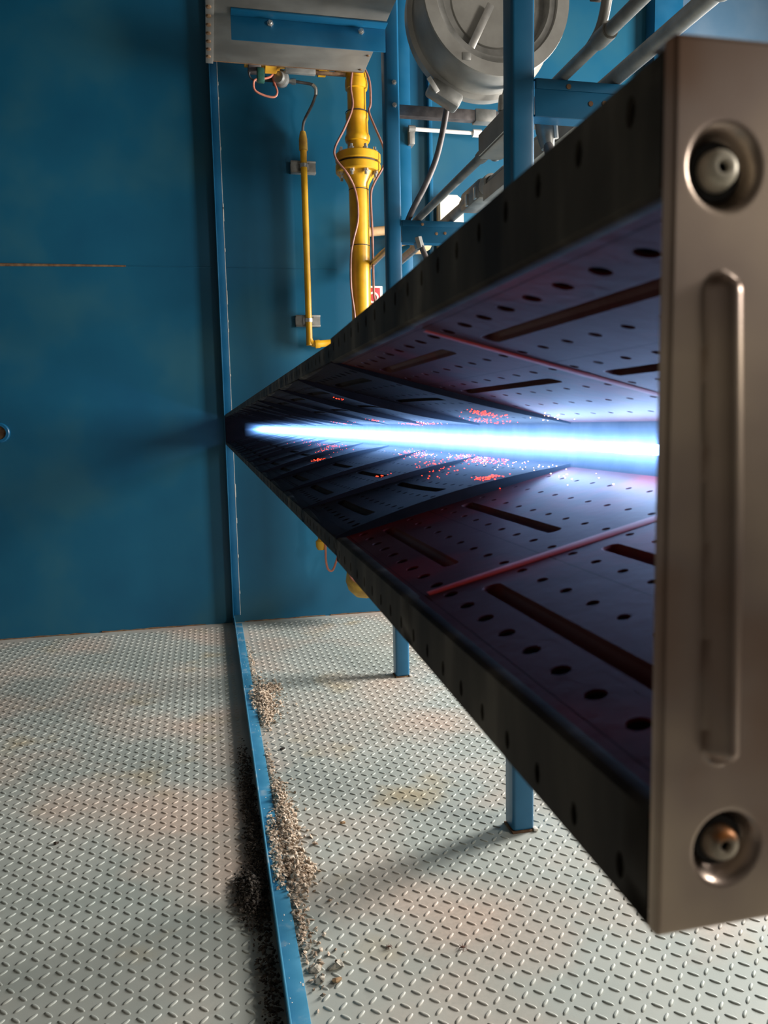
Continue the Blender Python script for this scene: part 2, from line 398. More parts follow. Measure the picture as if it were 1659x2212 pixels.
# ------------------------------------------------------------------ the line burner
ZB = 1.766           # axis height
BX0, BXA = 0.15, 0.47   # opening plane, apex
HALF0, SL = 0.1095, 0.255
BY0, BP, NP = 0.2415, 0.355, 19
BY1 = BY0 + BP * NP
burner = thing('line_burner', 'long perforated steel V-shaped gas burner with bolted brown end plate', 'burner', (0.3, BY0, ZB))
def half(x): return HALF0 - SL * (x - BX0)
NRM = Vector((-SL, 0, -1)).normalized()     # inward normal of the upper wing (towards the axis)
HOLES = [(0.165, 0.196, 0.181, 0.0058), (0.226, 0.256, 0.241, 0.0044), (0.270, 0.299, 0.285, 0.0040), (0.322, 0.350, 0.336, 0.0036), (0.366, 0.394, 0.380, 0.0034), (0.412, 0.440, 0.426, 0.0032)]
NH = 9
RIBS = [(0.196, 0.226, 0.2095), (0.299, 0.322, 0.3105)]
def panel_mesh(name, sgn, A, mat):
    bm = NB()
    def pos(y, x, extra=0.0):
        s = y / BP; t = (x - BX0) / (BXA - BX0)
        off = A * ((1 - s) ** 2) * (0.25 + 0.75 * math.sin(PI * min(1, t * 1.05)) ** 0.8 if t > 0 else 0.25) + extra
        p = Vector((x, y, half(x))) + NRM * off
        return Vector((p.x, p.y, p.z * sgn))
    rows = []; cur = BX0
    for a, b, c, r in HOLES:
        rows.append((cur, a, None, 0)); rows.append((a, b, c, r)); cur = b
    rows.append((cur, BXA, None, 0))
    rows = [r for r in rows if not any(abs(r[0] - q[0]) < 1e-6 for q in RIBS)]
    cw = BP / NH
    for a, b, c, r in rows:
        for k in range(NH):
            y0, y1 = k * cw, (k + 1) * cw
            if c is None:
                bm.faces.new([bm.verts.new(pos(y, x)) for y, x in ((y0, a), (y1, a), (y1, b), (y0, b))])
            else:
                ym = (y0 + y1) / 2; n = 16
                def sq(th):
                    dx, dy = math.cos(th), math.sin(th)
                    hx, hy = (b - a) / 2, cw / 2
                    m = min(hx / abs(dx) if abs(dx) > 1e-9 else 9, hy / abs(dy) if abs(dy) > 1e-9 else 9)
                    return dx * m, dy * m
                angs = sorted(set([2 * PI * i / n for i in range(n)] + [math.atan2(sy * cw / 2, sx * (b - a) / 2) % (2 * PI) for sx in (-1, 1) for sy in (-1, 1)]))
                O, I, D = [], [], []
                for th in angs:
                    dx, dy = sq(th)
                    O.append(bm.verts.new(pos(ym + dy, c + dx)))
                    I.append(bm.verts.new(pos(ym + r * 1.1 * math.sin(th), c + r * math.cos(th))))
                    D.append(bm.verts.new(pos(ym + r * 1.1 * math.sin(th), c + r * math.cos(th), -0.002)))
                for i in range(len(angs)):
                    j = (i + 1) % len(angs)
                    bm.faces.new((O[i], O[j], I[j], I[i])); bm.faces.new((I[i], I[j], D[j], D[i]))
    bmesh.ops.remove_doubles(bm, verts=bm.verts[:], dist=1e-5)
    # folded ends of the sheet, turned outwards
    for y in (0.0, BP):
        xs = [BX0 + (BXA - BX0) * i / 12 for i in range(13)]
        a = [bm.verts.new(pos(y, x)) for x in xs]; b = [bm.verts.new(pos(y, x, -0.006 - (A if y == 0 else 0))) for x in xs]
        for i in range(12): bm.faces.new((a[i], a[i + 1], b[i + 1], b[i]))
    return mesh_of(name, bm, mat, 50)
def rib_mesh(name, sgn, rib, A, mat, w=0.0076, h=0.0062, y0=0.065, y1=0.325):
    """strip of the wing with a long pressed-in groove"""
    x0, x1, xc = rib
    bm = NB()
    xs = [x0] + [xc - w + 2 * w * k / 12 for k in range(13)] + [x1]
    ys = [0.0] + [y0 + (y1 - y0) * t for t in (0, .005, .011, .018, .026, .035, .05, .1, .2, .3, .4, .5, .6, .7, .8, .9, .95, .965, .974, .982, .989, .995, 1)] + [BP]
    G = []
    for y in ys:
        row = []
        for x in xs:
            yy = min(max(y, y0 + w), y1 - w)
            r = math.hypot(x - xc, y - yy) / w
            d = h * (1 - min(1, r) ** 2) ** 0.6 if r < 1 else 0.0
            s_ = y / BP; t = (x - BX0) / (BXA - BX0)
            off = A * ((1 - s_) ** 2) * (0.25 + 0.75 * math.sin(PI * t * 1.05) ** 0.8) - d
            p = Vector((x, y, half(x))) + NRM * off
            row.append(bm.verts.new((p.x, p.y, p.z * sgn)))
        G.append(row)
    for i in range(len(ys) - 1):
        for k in range(len(xs) - 1):
            bm.faces.new((G[i][k], G[i][k + 1], G[i + 1][k + 1], G[i + 1][k]))
    return mesh_of(name, bm, mat, 14)
def lip_mesh(name, sgn, h0, ha, hb, mat):
    """flat lip in the opening plane with one row of slots; thin sheet, bent from the wing"""
    bm = NB(); cw = BP / NH
    def top(y): return ha + (hb - ha) * y / BP
    for k in range(NH):
        y0, y1 = k * cw, (k + 1) * cw; ym = (y0 + y1) / 2
        rx, rz = 0.0030, 0.0058; hm = top(ym) - 0.0115
        outer = [(y0, h0), (ym, h0), (y1, h0), (y1, top(y1) - 0.0115), (y1, top(y1)), (ym, top(ym)), (y0, top(y0)), (y0, top(y0) - 0.0115)]
        inner = [(ym - rx * .7, hm - rz * .7), (ym, hm - rz), (ym + rx * .7, hm - rz * .7), (ym + rx, hm), (ym + rx * .7, hm + rz * .7), (ym, hm + rz), (ym - rx * .7, hm + rz * .7), (ym - rx, hm)]
        O = [bm.verts.new((BX0, y, z * sgn)) for y, z in outer]; I = [bm.verts.new((BX0, y, z * sgn)) for y, z in inner]
        D = [bm.verts.new((BX0 + 0.002, y, z * sgn)) for y, z in inner]
        for i in range(8):
            j = (i + 1) % 8
            bm.faces.new((O[i], O[j], I[j], I[i])); bm.faces.new((I[i], I[j], D[j], D[i]))
    # rolled bend towards the wing and the outer return
    def strip(a, b):
        A_ = [bm.verts.new((p[0], y, (p[1] + (top(y) if p[2] else 0.0)) * sgn)) for p in (a, b) for y in (0.0, BP)]
        bm.faces.new((A_[0], A_[1], A_[3], A_[2]))
    strip((BX0, 0, 1), (BX0 + 0.012, 0.001, 1)); strip((BX0 + 0.012, 0.001, 1), (BX0 + 0.012, h0 + 0.004, 0))
    strip((BX0, h0, 0), (BX0 + 0.003, h0 - 0.002, 0)); strip((BX0 + 0.003, h0 - 0.002, 0), (BX0 + 0.012, half(BX0 + 0.012) + 0.0005, 0))
    bmesh.ops.remove_doubles(bm, verts=bm.verts[:], dist=1e-5)
    return mesh_of(name, bm, mat, 40)
AMPS = [0.0, 0.010, 0.014, 0.007]
pan = {}; ribm = {}; lipm = {}
for sgn in (1, -1):
    for a in AMPS:
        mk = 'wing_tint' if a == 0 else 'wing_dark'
        pan[sgn, a] = panel_mesh('wing_panel', sgn, a, M[mk])
        for xc in RIBS:
            ribm[sgn, a, xc] = rib_mesh('pressed_rib', sgn, xc, a, M[mk])
    lipm[sgn, 0] = lip_mesh('lip', sgn, HALF0, 0.1525, 0.1435, M['lip'])
    lipm[sgn, 1] = lip_mesh('lip', sgn, HALF0, 0.1435, 0.1365, M['lip'])
    lipm[sgn, 2] = lip_mesh('lip', sgn, HALF0, 0.1310, 0.1310, M['lip'])
seq = [0.010, 0.014, 0.007, 0.012]
for sgn in (1, -1):
    for i in range(NP):
        a = 0.0 if i < 2 else AMPS[1 + (i * 2 + (sgn > 0)) % 3]
        p = link('wing_panel', pan[sgn, a], burner, (-0.3, BP * i, 0.0005 * (i % 2) * sgn))
        for xc in RIBS:
            link('pressed_rib', ribm[sgn, a, xc], p)
        link('lip', lipm[sgn, min(i, 2)], burner, (-0.3, BP * i, 0))
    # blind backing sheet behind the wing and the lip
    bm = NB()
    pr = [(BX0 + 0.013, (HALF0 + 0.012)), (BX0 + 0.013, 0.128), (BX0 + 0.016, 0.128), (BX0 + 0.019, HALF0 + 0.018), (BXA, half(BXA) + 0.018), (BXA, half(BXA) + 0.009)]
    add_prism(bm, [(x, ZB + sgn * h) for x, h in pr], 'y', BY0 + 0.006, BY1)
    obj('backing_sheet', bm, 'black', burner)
# red-hot lap joint between the first two panels
for sgn in (1, -1):
    bm = NB(); pr = []
    for k in range(17):
        x = 0.168 + (0.462 - 0.168) * k / 16
        wd = 0.005 + 0.004 * math.sin(PI * (k + 1) / 18)
        p = Vector((x, 0, half(x))) + NRM * 0.0009; q = Vector((x, 0, half(x))) + NRM * 0.0004
        pr.append([bm.verts.new((a.x, BY0 + BP + dy, ZB + sgn * a.z)) for a, dy in ((q, -wd), (p, -wd * .5), (p, wd * .5), (q, wd))])
    for a, b in zip(pr[:-1], pr[1:]):
        for k in range(3): bm.faces.new((a[k], a[k + 1], b[k + 1], b[k]))
    o = obj('lap_joint', bm, 'hot', burner); o['label'] = 'dull red glowing lap joint'
# casting with gas ports at the apex, gas manifold behind it
bm = NB()
add_prism(bm, [(0.466, ZB - 0.030), (0.470, ZB - 0.034), (0.50, ZB - 0.05), (0.56, ZB - 0.05), (0.585, ZB - 0.03), (0.585, ZB + 0.03), (0.56, ZB + 0.05), (0.50, ZB + 0.05), (0.470, ZB + 0.034), (0.466, ZB + 0.030)], 'y', BY0 + 0.004, BY1 + 0.1)
obj('manifold', bm, 'iron', burner)
bm = NB(); add_lathe(bm, (0.53, BY1 + 0.09, ZB), (0, 1, 0), [(0, 0.0), (0, 0.11), (0.05, 0.11), (0.05, 0.0)], 32); obj('wall_flange', bm, 'iron', burner)
# sheet box that closes the burner against the wall
bm = NB(); add_prism(bm, [(BX0, ZB - .125), (BX0 + .02, ZB - .13), (BXA + .03, ZB - .05), (BXA + .03, ZB + .05), (BX0 + .02, ZB + .13), (BX0, ZB + .125)], 'y', BY1 + 0.006, YB - 0.07)
obj('far_end_plate', bm, 'wing_dark', burner)

# near end plate: pressed sheet with two dished bolt seats and a raised rib
PY = 0.2335
def plate_h(x, z):
    h = 0.0
    for cx, cz in BOLTS:
        r = math.hypot(x - cx, z - cz)
        if r < 0.0145:
            t = min(1, max(0, (0.0145 - r) / 0.0055)); h += 0.0066 * t * t * (3 - 2 * t)
    zz = min(max(z, 1.683), 1.840)
    r = math.hypot(x - (RIBX - 0.03 * (z - ZB)), z - zz)
    if r < 0.0068:
        t = 1 - (r / 0.0068) ** 2; h -= 0.0085 * t ** 0.9
    # gentle buckle
    h += 0.0008 * math.sin(z * 31) * math.sin(x * 40)
    return h
BOLTS = [(0.1685, 1.8805), (0.1770, 1.6440)]
RIBX = 0.1705
bm = NB()
px = [BX0 + 0.001 * i for i in range(70)] + [0.225 + 0.0225 * i for i in range(15)]
pz = [ZB - 0.1515 + 0.001 * i for i in range(306)]
grid = [[bm.verts.new((x, PY + plate_h(x, z), z)) for z in pz] for x in px]
for i in range(len(px) - 1):
    for j in range(len(pz) - 1):
        bm.faces.new((grid[i][j], grid[i + 1][j], grid[i + 1][j + 1], grid[i][j + 1]))
def edge_strip(vs, d1, d2):
    a = vs
    b = [bm.verts.new(v.co + Vector(d1)) for v in a]; c = [bm.verts.new(v.co + Vector(d2)) for v in a]
    for i in range(len(a) - 1):
        bm.faces.new((a[i], a[i + 1], b[i + 1], b[i])); bm.faces.new((b[i], b[i + 1], c[i + 1], c[i]))
edge_strip(grid[0], (-0.0012, 0.0015, 0), (-0.0012, 0.0050, 0))
edge_strip([g[-1] for g in grid], (0, 0.0015, 0.0012), (0, 0.016, 0.0012))
edge_strip([g[0] for g in grid], (0, 0.0015, -0.0012), (0, 0.016, -0.0012))
back = [[bm.verts.new((x, PY + 0.0046, z)) for z in (pz[0], pz[-1])] for x in (px[0], px[-1])]
end_plate = obj('end_plate', bm, 'plate', burner, 60)
end_plate['label'] = 'brown heat-tinted end plate with pressed rib'
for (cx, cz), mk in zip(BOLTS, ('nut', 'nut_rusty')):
    bm = NB()
    add_lathe(bm, (cx, PY + 0.0066, cz), (-0.05, -1, 0.05), [(0, 0.0066), (0.0010, 0.0070), (0.0025, 0.0067), (0.0046, 0.0062), (0.0060, 0.0052), (0.0067, 0.0038), (0.0065, 0.0022), (0.0050, 0.0017)], 32)
    wb = NB(); add_lathe(wb, (cx, PY + 0.0066, cz), (0, -1, 0), [(0, 0.0095), (0.0008, 0.0095), (0.0012, 0.0088), (0.0012, 0.0060)], 32); obj('recess_shade_ring', wb, 'dark', end_plate)  # black ring stands in for the shade around the nut
    nut = obj('cap_nut', bm, mk, end_plate, 60)
    bm = NB(); add_lathe(bm, (cx, PY + 0.0066, cz), (-0.05, -1, 0.05), [(0.0055, 0.0020), (0.0015, 0.0017), (0.0015, 0.0)], 20); obj('bore', bm, 'black', nut, 60)

# ------------------------------------------------------------------ flame and embers
def flame_core_mat():
    m, t, b = new_mat('flame_core')
    n = t.nodes; L = t.links
    b.inputs['Base Color'].default_value = (0, 0, 0, 1)
    geo = n.new('ShaderNodeNewGeometry'); mp = n.new('ShaderNodeMapping'); mp.inputs['Scale'].default_value = (6, 22, 6)
    L.new(geo.outputs['Position'], mp.inputs['Vector'])
    z = n.new('ShaderNodeTexNoise'); z.inputs['Scale'].default_value = 1.0; z.inputs['Detail'].default_value = 4
    L.new(mp.outputs['Vector'], z.inputs['Vector'])
    r = n.new('ShaderNodeValToRGB'); L.new(z.outputs['Fac'], r.inputs['Fac'])
    e = r.color_ramp.elements; e[0].position = 0.3; e[0].color = (0.26, 0.50, 1.0, 1); e[1].position = 0.65; e[1].color = (0.40, 0.64, 1.0, 1)
    L.new(r.outputs['Color'], b.inputs['Emission Color'])
    b.inputs['Emission Strength'].default_value = 26.0
    return m
def flame_glow_mat():
    m = bpy.data.materials.new('flame_glow'); m.use_nodes = True
    t = m.node_tree; n = t.nodes; L = t.links
    for x in list(n): n.remove(x)
    out = n.new('ShaderNodeOutputMaterial'); em = n.new('ShaderNodeEmission')
    L.new(em.outputs[0], out.inputs['Volume'])
    geo = n.new('ShaderNodeNewGeometry'); sp = n.new('ShaderNodeSeparateXYZ'); L.new(geo.outputs['Position'], sp.inputs[0])
    def math_(op, a, b=None, c=None):
        k = n.new('ShaderNodeMath'); k.operation = op
        for i, v in enumerate((a, b, c)):
            if v is None: continue
            if isinstance(v, (int, float)): k.inputs[i].default_value = v
            else: L.new(v, k.inputs[i])
        return k.outputs[0]
    dz = math_('SUBTRACT', sp.outputs['Z'], ZB)
    u = math_('DIVIDE', math_('SUBTRACT', 0.47, sp.outputs['X']), 0.17)          # 0 at the ports, 1 at the tips
    w = math_('ADD', 0.016, math_('MULTIPLY', u, 0.034))
    g = math_('EXPONENT', math_('MULTIPLY', math_('POWER', math_('ABSOLUTE', math_('DIVIDE', dz, w)), 2.0), -1.0))
    fall = math_('EXPONENT', math_('MULTIPLY', u, -5.2))
    mp = n.new('ShaderNodeMapping'); mp.inputs['Scale'].default_value = (7, 26, 14); L.new(geo.outputs['Position'], mp.inputs['Vector'])
    z = n.new('ShaderNodeTexNoise'); z.inputs['Scale'].default_value = 1.0; z.inputs['Detail'].default_value = 2; L.new(mp.outputs['Vector'], z.inputs['Vector'])
    nz = math_('MULTIPLY_ADD', z.outputs['Fac'], 1.8, 0.1)
    g2 = math_('EXPONENT', math_('MULTIPLY', math_('POWER', math_('ABSOLUTE', math_('DIVIDE', dz, 0.0095)), 2.0), -1.0))
    inner = math_('MULTIPLY', math_('MULTIPLY', g2, math_('EXPONENT', math_('MULTIPLY', u, -7.0))), 3.0)
    dens = math_('MULTIPLY', math_('ADD', math_('MULTIPLY', g, fall), inner), nz)
    L.new(math_('MULTIPLY', dens, FLAME_VOL), em.inputs['Strength'])
    em.inputs['Color'].default_value = (0.16, 0.40, 1.0, 1)
    return m
FLAME_VOL = 30.0
flame = thing('gas_flame', 'white and blue gas flame burning along the apex of the burner', 'flame', (0.45, BY0 + 0.02, ZB))
bm = NB(); rings = []
N = 420
for i in range(N + 1):
    y = BY0 + 0.012 + (BY1 - BY0 - 0.05) * i / N
    hh = 0.0058 + 0.0005 * math.sin(y * 41) + 0.0004 * math.sin(y * 97 + 1)
    if i < 3 or i > N - 3: hh *= 0.5
    d = 0.020 + 0.003 * math.sin(y * 33 + 2)
    rings.append([bm.verts.new((0.464, y, ZB + hh * .8)), bm.verts.new((0.464 - d * .5, y, ZB + hh)), bm.verts.new((0.464 - d, y, ZB + hh * .35)), bm.verts.new((0.464 - d, y, ZB - hh * .35)), bm.verts.new((0.464 - d * .5, y, ZB - hh)), bm.verts.new((0.464, y, ZB - hh * .8))])
for a, b in zip(rings[:-1], rings[1:]):
    for k in range(6): bm.faces.new((a[k], a[(k + 1) % 6], b[(k + 1) % 6], b[k]))
bm.faces.new(rings[0]); bm.faces.new(rings[-1][::-1])
obj('core', bm, flame_core_mat(), flame)
bm = NB(); add_prism(bm, [(0.465, ZB - 0.026), (0.31, ZB - 0.062), (0.31, ZB + 0.062), (0.465, ZB + 0.026)], 'y', BY0 + 0.006, BY1 - 0.02)
obj('glow', bm, flame_glow_mat(), flame)

def embers(name, spots, mat, smin, smax):
    bm = NB()
    for (x, y, sgn, n, ex, ey) in spots:
        for _ in range(n * 2):
            xx = min(0.462, max(0.2, random.gauss(x, ex))); yy = random.gauss(y, ey); i = int((yy - BY0) / BP)
            if i < 0 or i >= NP: continue
            a = 0.0 if i < 2 else AMPS[1 + (i * 2 + (sgn > 0)) % 3]
            s = ((yy - BY0) % BP) / BP; t = (xx - BX0) / (BXA - BX0)
            off = a * ((1 - s) ** 2) * (0.25 + 0.75 * math.sin(PI * min(1, t * 1.05)) ** 0.8) + 0.001
            p = Vector((xx, yy, half(xx))) + NRM * off
            r = random.uniform(smin, smax)
            bmesh.ops.create_icosphere(bm, subdivisions=1, radius=r, matrix=Matrix.Translation((p.x, yy, ZB + sgn * p.z)) @ Matrix.Diagonal((1.2, 1.5, .7, 1)))
    return obj(name, bm, mat)
spots_red = [(0.30, 2.19, -1, 26, .008, .06), (0.41, 2.62, -1, 26, .012, .12), (0.37, 2.5, -1, 14, .012, .08), (0.435, 1.60, -1, 30, .012, .08),
             (0.450, 1.26, -1, 70, .010, .07), (0.373, 1.01, -1, 26, .008, .03), (0.31, 1.39, -1, 5, .008, .02), (0.39, 1.32, -1, 26, .02, .06), (0.40, 3.2, -1, 14, .02, .2),
             (0.394, 1.077, 1, 30, .012, .03), (0.457, 1.66, 1, 40, .008, .08), (0.426, 2.5, 1, 12, .01, .1), (0.25, 1.48, 1, 4, .006, .02), (0.44, 1.2, 1, 24, .012, .05), (0.42, 1.95, 1, 10, .01, .05)]
tag(embers('glowing_embers', spots_red, 'ember', 0.0005, 0.0013), 'red glowing embers clinging to the burner wings beside the flame', 'embers', kind='stuff')
spots_hot = [(0.450, 1.25, -1, 40, .010, .10), (0.44, 1.6, -1, 20, .010, .10), (0.44, 0.98, -1, 14, .012, .08), (0.43, 0.9, 1, 6, .01, .05), (0.455, 1.6, 1, 10, .006, .08)]
tag(embers('glowing_embers', spots_hot, 'ember_hot', 0.0004, 0.0009), 'tiny white-hot sparks sprinkled next to the flame core', 'embers', kind='stuff')

# ------------------------------------------------------------------ posts, beams
def post(y, label):
    t = thing('steel_post', label, 'post', (1.272, y, 0), 'posts of the burner rack')
    bm = NB(); bx(bm, 1.222, 1.322, y - 0.05, y + 0.05, 0.006, 5.6, 0.016, 4); obj('shaft', bm, 'blue_steel', t)
    bm = NB(); bx(bm, 1.219, 1.326, y - 0.053, y + 0.053, 0.0, 0.008, 0.002); obj('base_plate', bm, 'rust', t)
    bm = NB(); add_box(bm, (1.326, y - 0.045, 0.008), (0.02, 0.03, 0.012), 0.003); obj('weld_tack', bm, 'chip', t)
    bm = NB(); bx(bm, 0.585, 1.225, y - 0.025, y + 0.025, ZB - 0.03, ZB + 0.03, 0.004); obj('support_arm', bm, 'blue_steel', t)
    for z in ((4.0, 3.86) if y > 4 else ()):
        bm = NB(); add_lathe(bm, (1.285, y - 0.05, z), (0, -1, 0), [(0, 0.016), (0.008, 0.016), (0.009, 0.009), (0.022, 0.009), (0.022, 0)], 6); obj('bolt', bm, 'zinc', t)
    return t
post(3.075, 'nearer blue square steel post rising beside the big grey fan drum')
p2 = post(5.25, 'farther blue square steel post beside the yellow gas pipe')
def beam(y, x1, label):
    t = thing('cross_beam', label, 'beam', (1.322, y, 3.07), 'cross beams of the burner rack')
    bm = NB()   # channel open to the back
    bx(bm, 1.322, x1, y - 0.05, y - 0.042, 2.995, 3.137, 0.001); bx(bm, 1.322, x1, y - 0.042, y + 0.03, 3.129, 3.137); bx(bm, 1.322, x1, y - 0.042, y + 0.03, 2.995, 3.003)
    obj('web', bm, 'blue_steel', t)
    bm = NB(); bx(bm, 1.324, x1, y - 0.054, y - 0.049, 3.098, 3.137, 0.002); obj('upper_strip', bm, 'blue_steel', t)
    for x, z in ((1.462, 3.112), (1.56, 3.055), (1.62, 3.06)):
        bm = NB(); add_lathe(bm, (x, y - 0.0535 if z > 3.1 else y - 0.0495, z), (0, -1, 0), [(0, 0.010), (0.004, 0.010), (0.005, 0)], 12); obj('rivet', bm, 'rust', t)
    return t
beam(5.25, 2.6, 'farther blue cross beam under the thick grey conduits')
beam(3.075, 2.6, 'nearer blue cross beam carrying two grey conduits')

# galvanised duct overhead and the beam under it
duct = thing('overhead_duct', 'galvanised sheet duct hanging above the yellow gas pipe', 'duct', (0.68, 5.0, 4.31))
bm = NB(); bx(bm, 0.112, 1.218, 3.9, 5.82, 4.312, 5.0, 0.006); obj('casing', bm, 'duct_sheet', duct)
bm = NB(); bx(bm, 0.100, 0.150, 3.9, 5.83, 4.300, 4.316, 0.002); obj('edge_flange', bm, 'duct_sheet', duct)
for i in range(16):
    bm = NB(); add_lathe(bm, (0.118, 4.1 + i * 0.108, 4.301), (0, 0, -1), [(0, 0.017), (0.010, 0.015), (0.014, 0.0)], 10); obj('flange_bolt', bm, 'rust', duct)
for x, y in ((1.18, 5.77), (1.19, 5.55)):
    bm = NB(); add_lathe(bm, (x, y, 4.313), (0, 0, -1), [(0, 0.012), (0.006, 0.010), (0.008, 0.0)], 10); obj('flange_bolt', bm, 'rust', duct)
bm = NB(); add_tube(bm, [(0.13, 5.815, 4.314), (1.208, 5.815, 4.314)], 0.006, 8); obj('edge_seam', bm, 'rust', duct)
ab = thing('angle_beam', 'blue angle beam bolted under the galvanised duct', 'beam', (0.75, 5.2, 4.23))
bm = NB(); bx(bm, 0.25, 1.224, 5.16, 5.17, 4.165, 4.311, 0.002); bx(bm, 0.25, 1.224, 5.08, 5.16, 4.301, 4.311, 0.002); obj('angle', bm, 'blue_steel', ab)
for x in (0.49, 1.065):
    bm = NB(); add_lathe(bm, (x, 5.16, 4.275), (0, -1, 0), [(0, 0.02), (0.010, 0.02), (0.012, 0.011), (0.026, 0.011), (0.026, 0)], 6); obj('bolt', bm, 'zinc', ab)

# ------------------------------------------------------------------ yellow gas pipework
gp = thing('gas_pipe', 'thick yellow gas pipe with bolted flange in front of the blue wall', 'pipe', (1.34, 6.75, 2.4))
GX, GY = 1.342, 6.75
bm = NB(); add_tube(bm, [(GX + 0.0, GY, 0.55), (GX, GY, 3.80)], 0.084, 28); obj('lower_run', bm, 'yellow', gp)
bm = NB(); add_lathe(bm, (GX, GY, 3.78), (0, 0, 1), [(0, 0.084), (0.03, 0.09), (0.10, 0.13), (0.12, 0.14)], 28); obj('flange_hub', bm, 'yellow', gp)
for z0 in (3.90, 3.985):
    bm = NB(); add_lathe(bm, (GX, GY, z0), (0, 0, 1), [(0, 0.0), (0, 0.185), (0.008, 0.192), (0.060, 0.192), (0.068, 0.185), (0.068, 0)], 40); f_ = obj('flange', bm, 'yellow', gp)
    for k in range(8):
        a = 2 * PI * (k + 0.3) / 8
        bm = NB(); sgn = -1 if z0 < 3.95 else 1
        add_lathe(bm, (GX + 0.152 * math.cos(a), GY + 0.152 * math.sin(a), z0 if sgn < 0 else z0 + 0.068), (0, 0, sgn), [(0, 0.022), (0.02, 0.022), (0.021, 0.012), (0.045, 0.012), (0.045, 0)], 6)
        obj('bolt', bm, 'zinc', f_)
bm = NB(); add_lathe(bm, (GX, GY, 3.966), (0, 0, 1), [(0, 0), (0, 0.17), (0.02, 0.17), (0.02, 0)], 32); obj('gasket', bm, 'dark', gp)
bm = NB(); add_lathe(bm, (GX, GY, 4.05), (0, 0, 1), [(0, 0.086), (0.10, 0.086), (0.105, 0.100), (0.13, 0.108), (0.15, 0.104), (0.17, 0.094), (0.27, 0.090), (0.29, 0.096), (0.33, 0.094), (0.35, 0.078), (0.52, 0.078), (0.525, 0.092), (0.56, 0.096), (0.60, 0.092)], 28); obj('reducer', bm, 'yellow', gp)
bm = NB(); add_tube(bm, smooth_path([(GX, GY, 4.62), (GX, GY, 4.68), (GX - 0.03, GY, 4.75), (GX - 0.10, GY, 4.78), (GX - 0.16, GY, 4.78)], 5), 0.086, 24); obj('elbow', bm, 'yellow', gp)
for z, r in ((3.76, 0.086), (3.30, 0.0855), (4.385, 0.0975)):
    bm = NB(); add_lathe(bm, (GX, GY, z), (0, 0, 1), [(0, r - .003), (0.001, r), (0.007, r), (0.008, r - .003)], 28); obj('cable_tie', bm, 'dark', gp)
bm = NB(); add_lathe(bm, (GX - 0.02, GY - 0.02, 0.62), (0, 0, -1), [(0, 0.084), (0.05, 0.12), (0.12, 0.17), (0.22, 0.185), (0.30, 0.16), (0.36, 0.10), (0.385, 0.0)], 28); obj('drip_pot', bm, 'yellow_dirty', gp)
# valve train behind the duct edge
vt = thing('valve_train', 'row of yellow and ochre gas valves half hidden above the small pipe', 'valves', (0.9, 6.75, 4.6))
bm = NB(); add_tube(bm, [(0.42, 6.75, 4.73), (1.24, 6.75, 4.755)], 0.042, 16); obj('pipe_run', bm, 'yellow_dirty', vt)
for x, mk, r, l in ((0.63, 'orange', 0.085, 0.15), (1.05, 'yellow', 0.082, 0.12)):
    bm = NB(); add_lathe(bm, (x - l / 2, 6.75, 4.735), (1, 0, 0.03), [(0, 0.0), (0, 0.058), (0.02, 0.062), (0.03, r), (l - 0.03, r), (l - 0.02, 0.062), (l, 0.058), (l, 0)], 8); obj('valve_body', bm, mk, vt)
for x in (0.78, 0.86, 0.95, 1.17, 1.22):
    bm = NB(); add_lathe(bm, (x, 6.75, 4.735), (1, 0, 0), [(0, 0), (0, 0.060), (0.035, 0.060), (0.035, 0)], 6); obj('union_nut', bm, 'yellow_dirty', vt)
bm = NB(); bx(bm, 0.74, 0.99, 6.66, 6.70, 4.635, 4.70, 0.006); obj('nameplate', bm, 'galv_dark', vt)
bm = NB(); bx(bm, 0.45, 0.55, 6.66, 6.82, 4.66, 4.84, 0.008); obj('actuator', bm, 'darkpipe', vt)
bm = NB(); bx(bm, 0.515, 0.575, 6.66, 6.72, 4.555, 4.66, 0.008); obj('coil', bm, 'green', vt)
bm = NB(); bx(bm, 0.985, 1.24, 6.68, 6.72, 4.655, 4.675, 0.003); obj('bracket', bm, 'rust', vt)

sp = thing('small_gas_pipe', 'thin yellow gas pipe clamped to the wall by two brackets', 'pipe', (0.905, 6.95, 2.5))
SX, SY = 0.92, 7.055
bm = NB(); add_tube(bm, smooth_path([(SX, SY, 4.28), (SX, SY, 2.63), (SX, SY, 2.57), (SX + 0.015, SY, 2.525), (SX + 0.06, SY, 2.51)], 4), 0.0285, 18); obj('pipe_run', bm, 'yellow', sp)
bm = NB(); add_lathe(bm, (SX + 0.05, SY, 2.51), (1, 0, 0.1), [(0, 0.0), (0, 0.037), (0.04, 0.037), (0.05, 0.03), (0.2, 0.03), (0.2, 0)], 16); obj('elbow_collar', bm, 'yellow', sp)
bm = NB(); add_lathe(bm, (SX, SY, 4.165), (0, 0, 1), [(0, 0.030), (0.004, 0.037), (0.10, 0.037), (0.11, 0.033), (0.13, 0.031), (0.16, 0.022), (0.165, 0.0)], 18); obj('top_coupling', bm, 'yellow_dirty', sp)
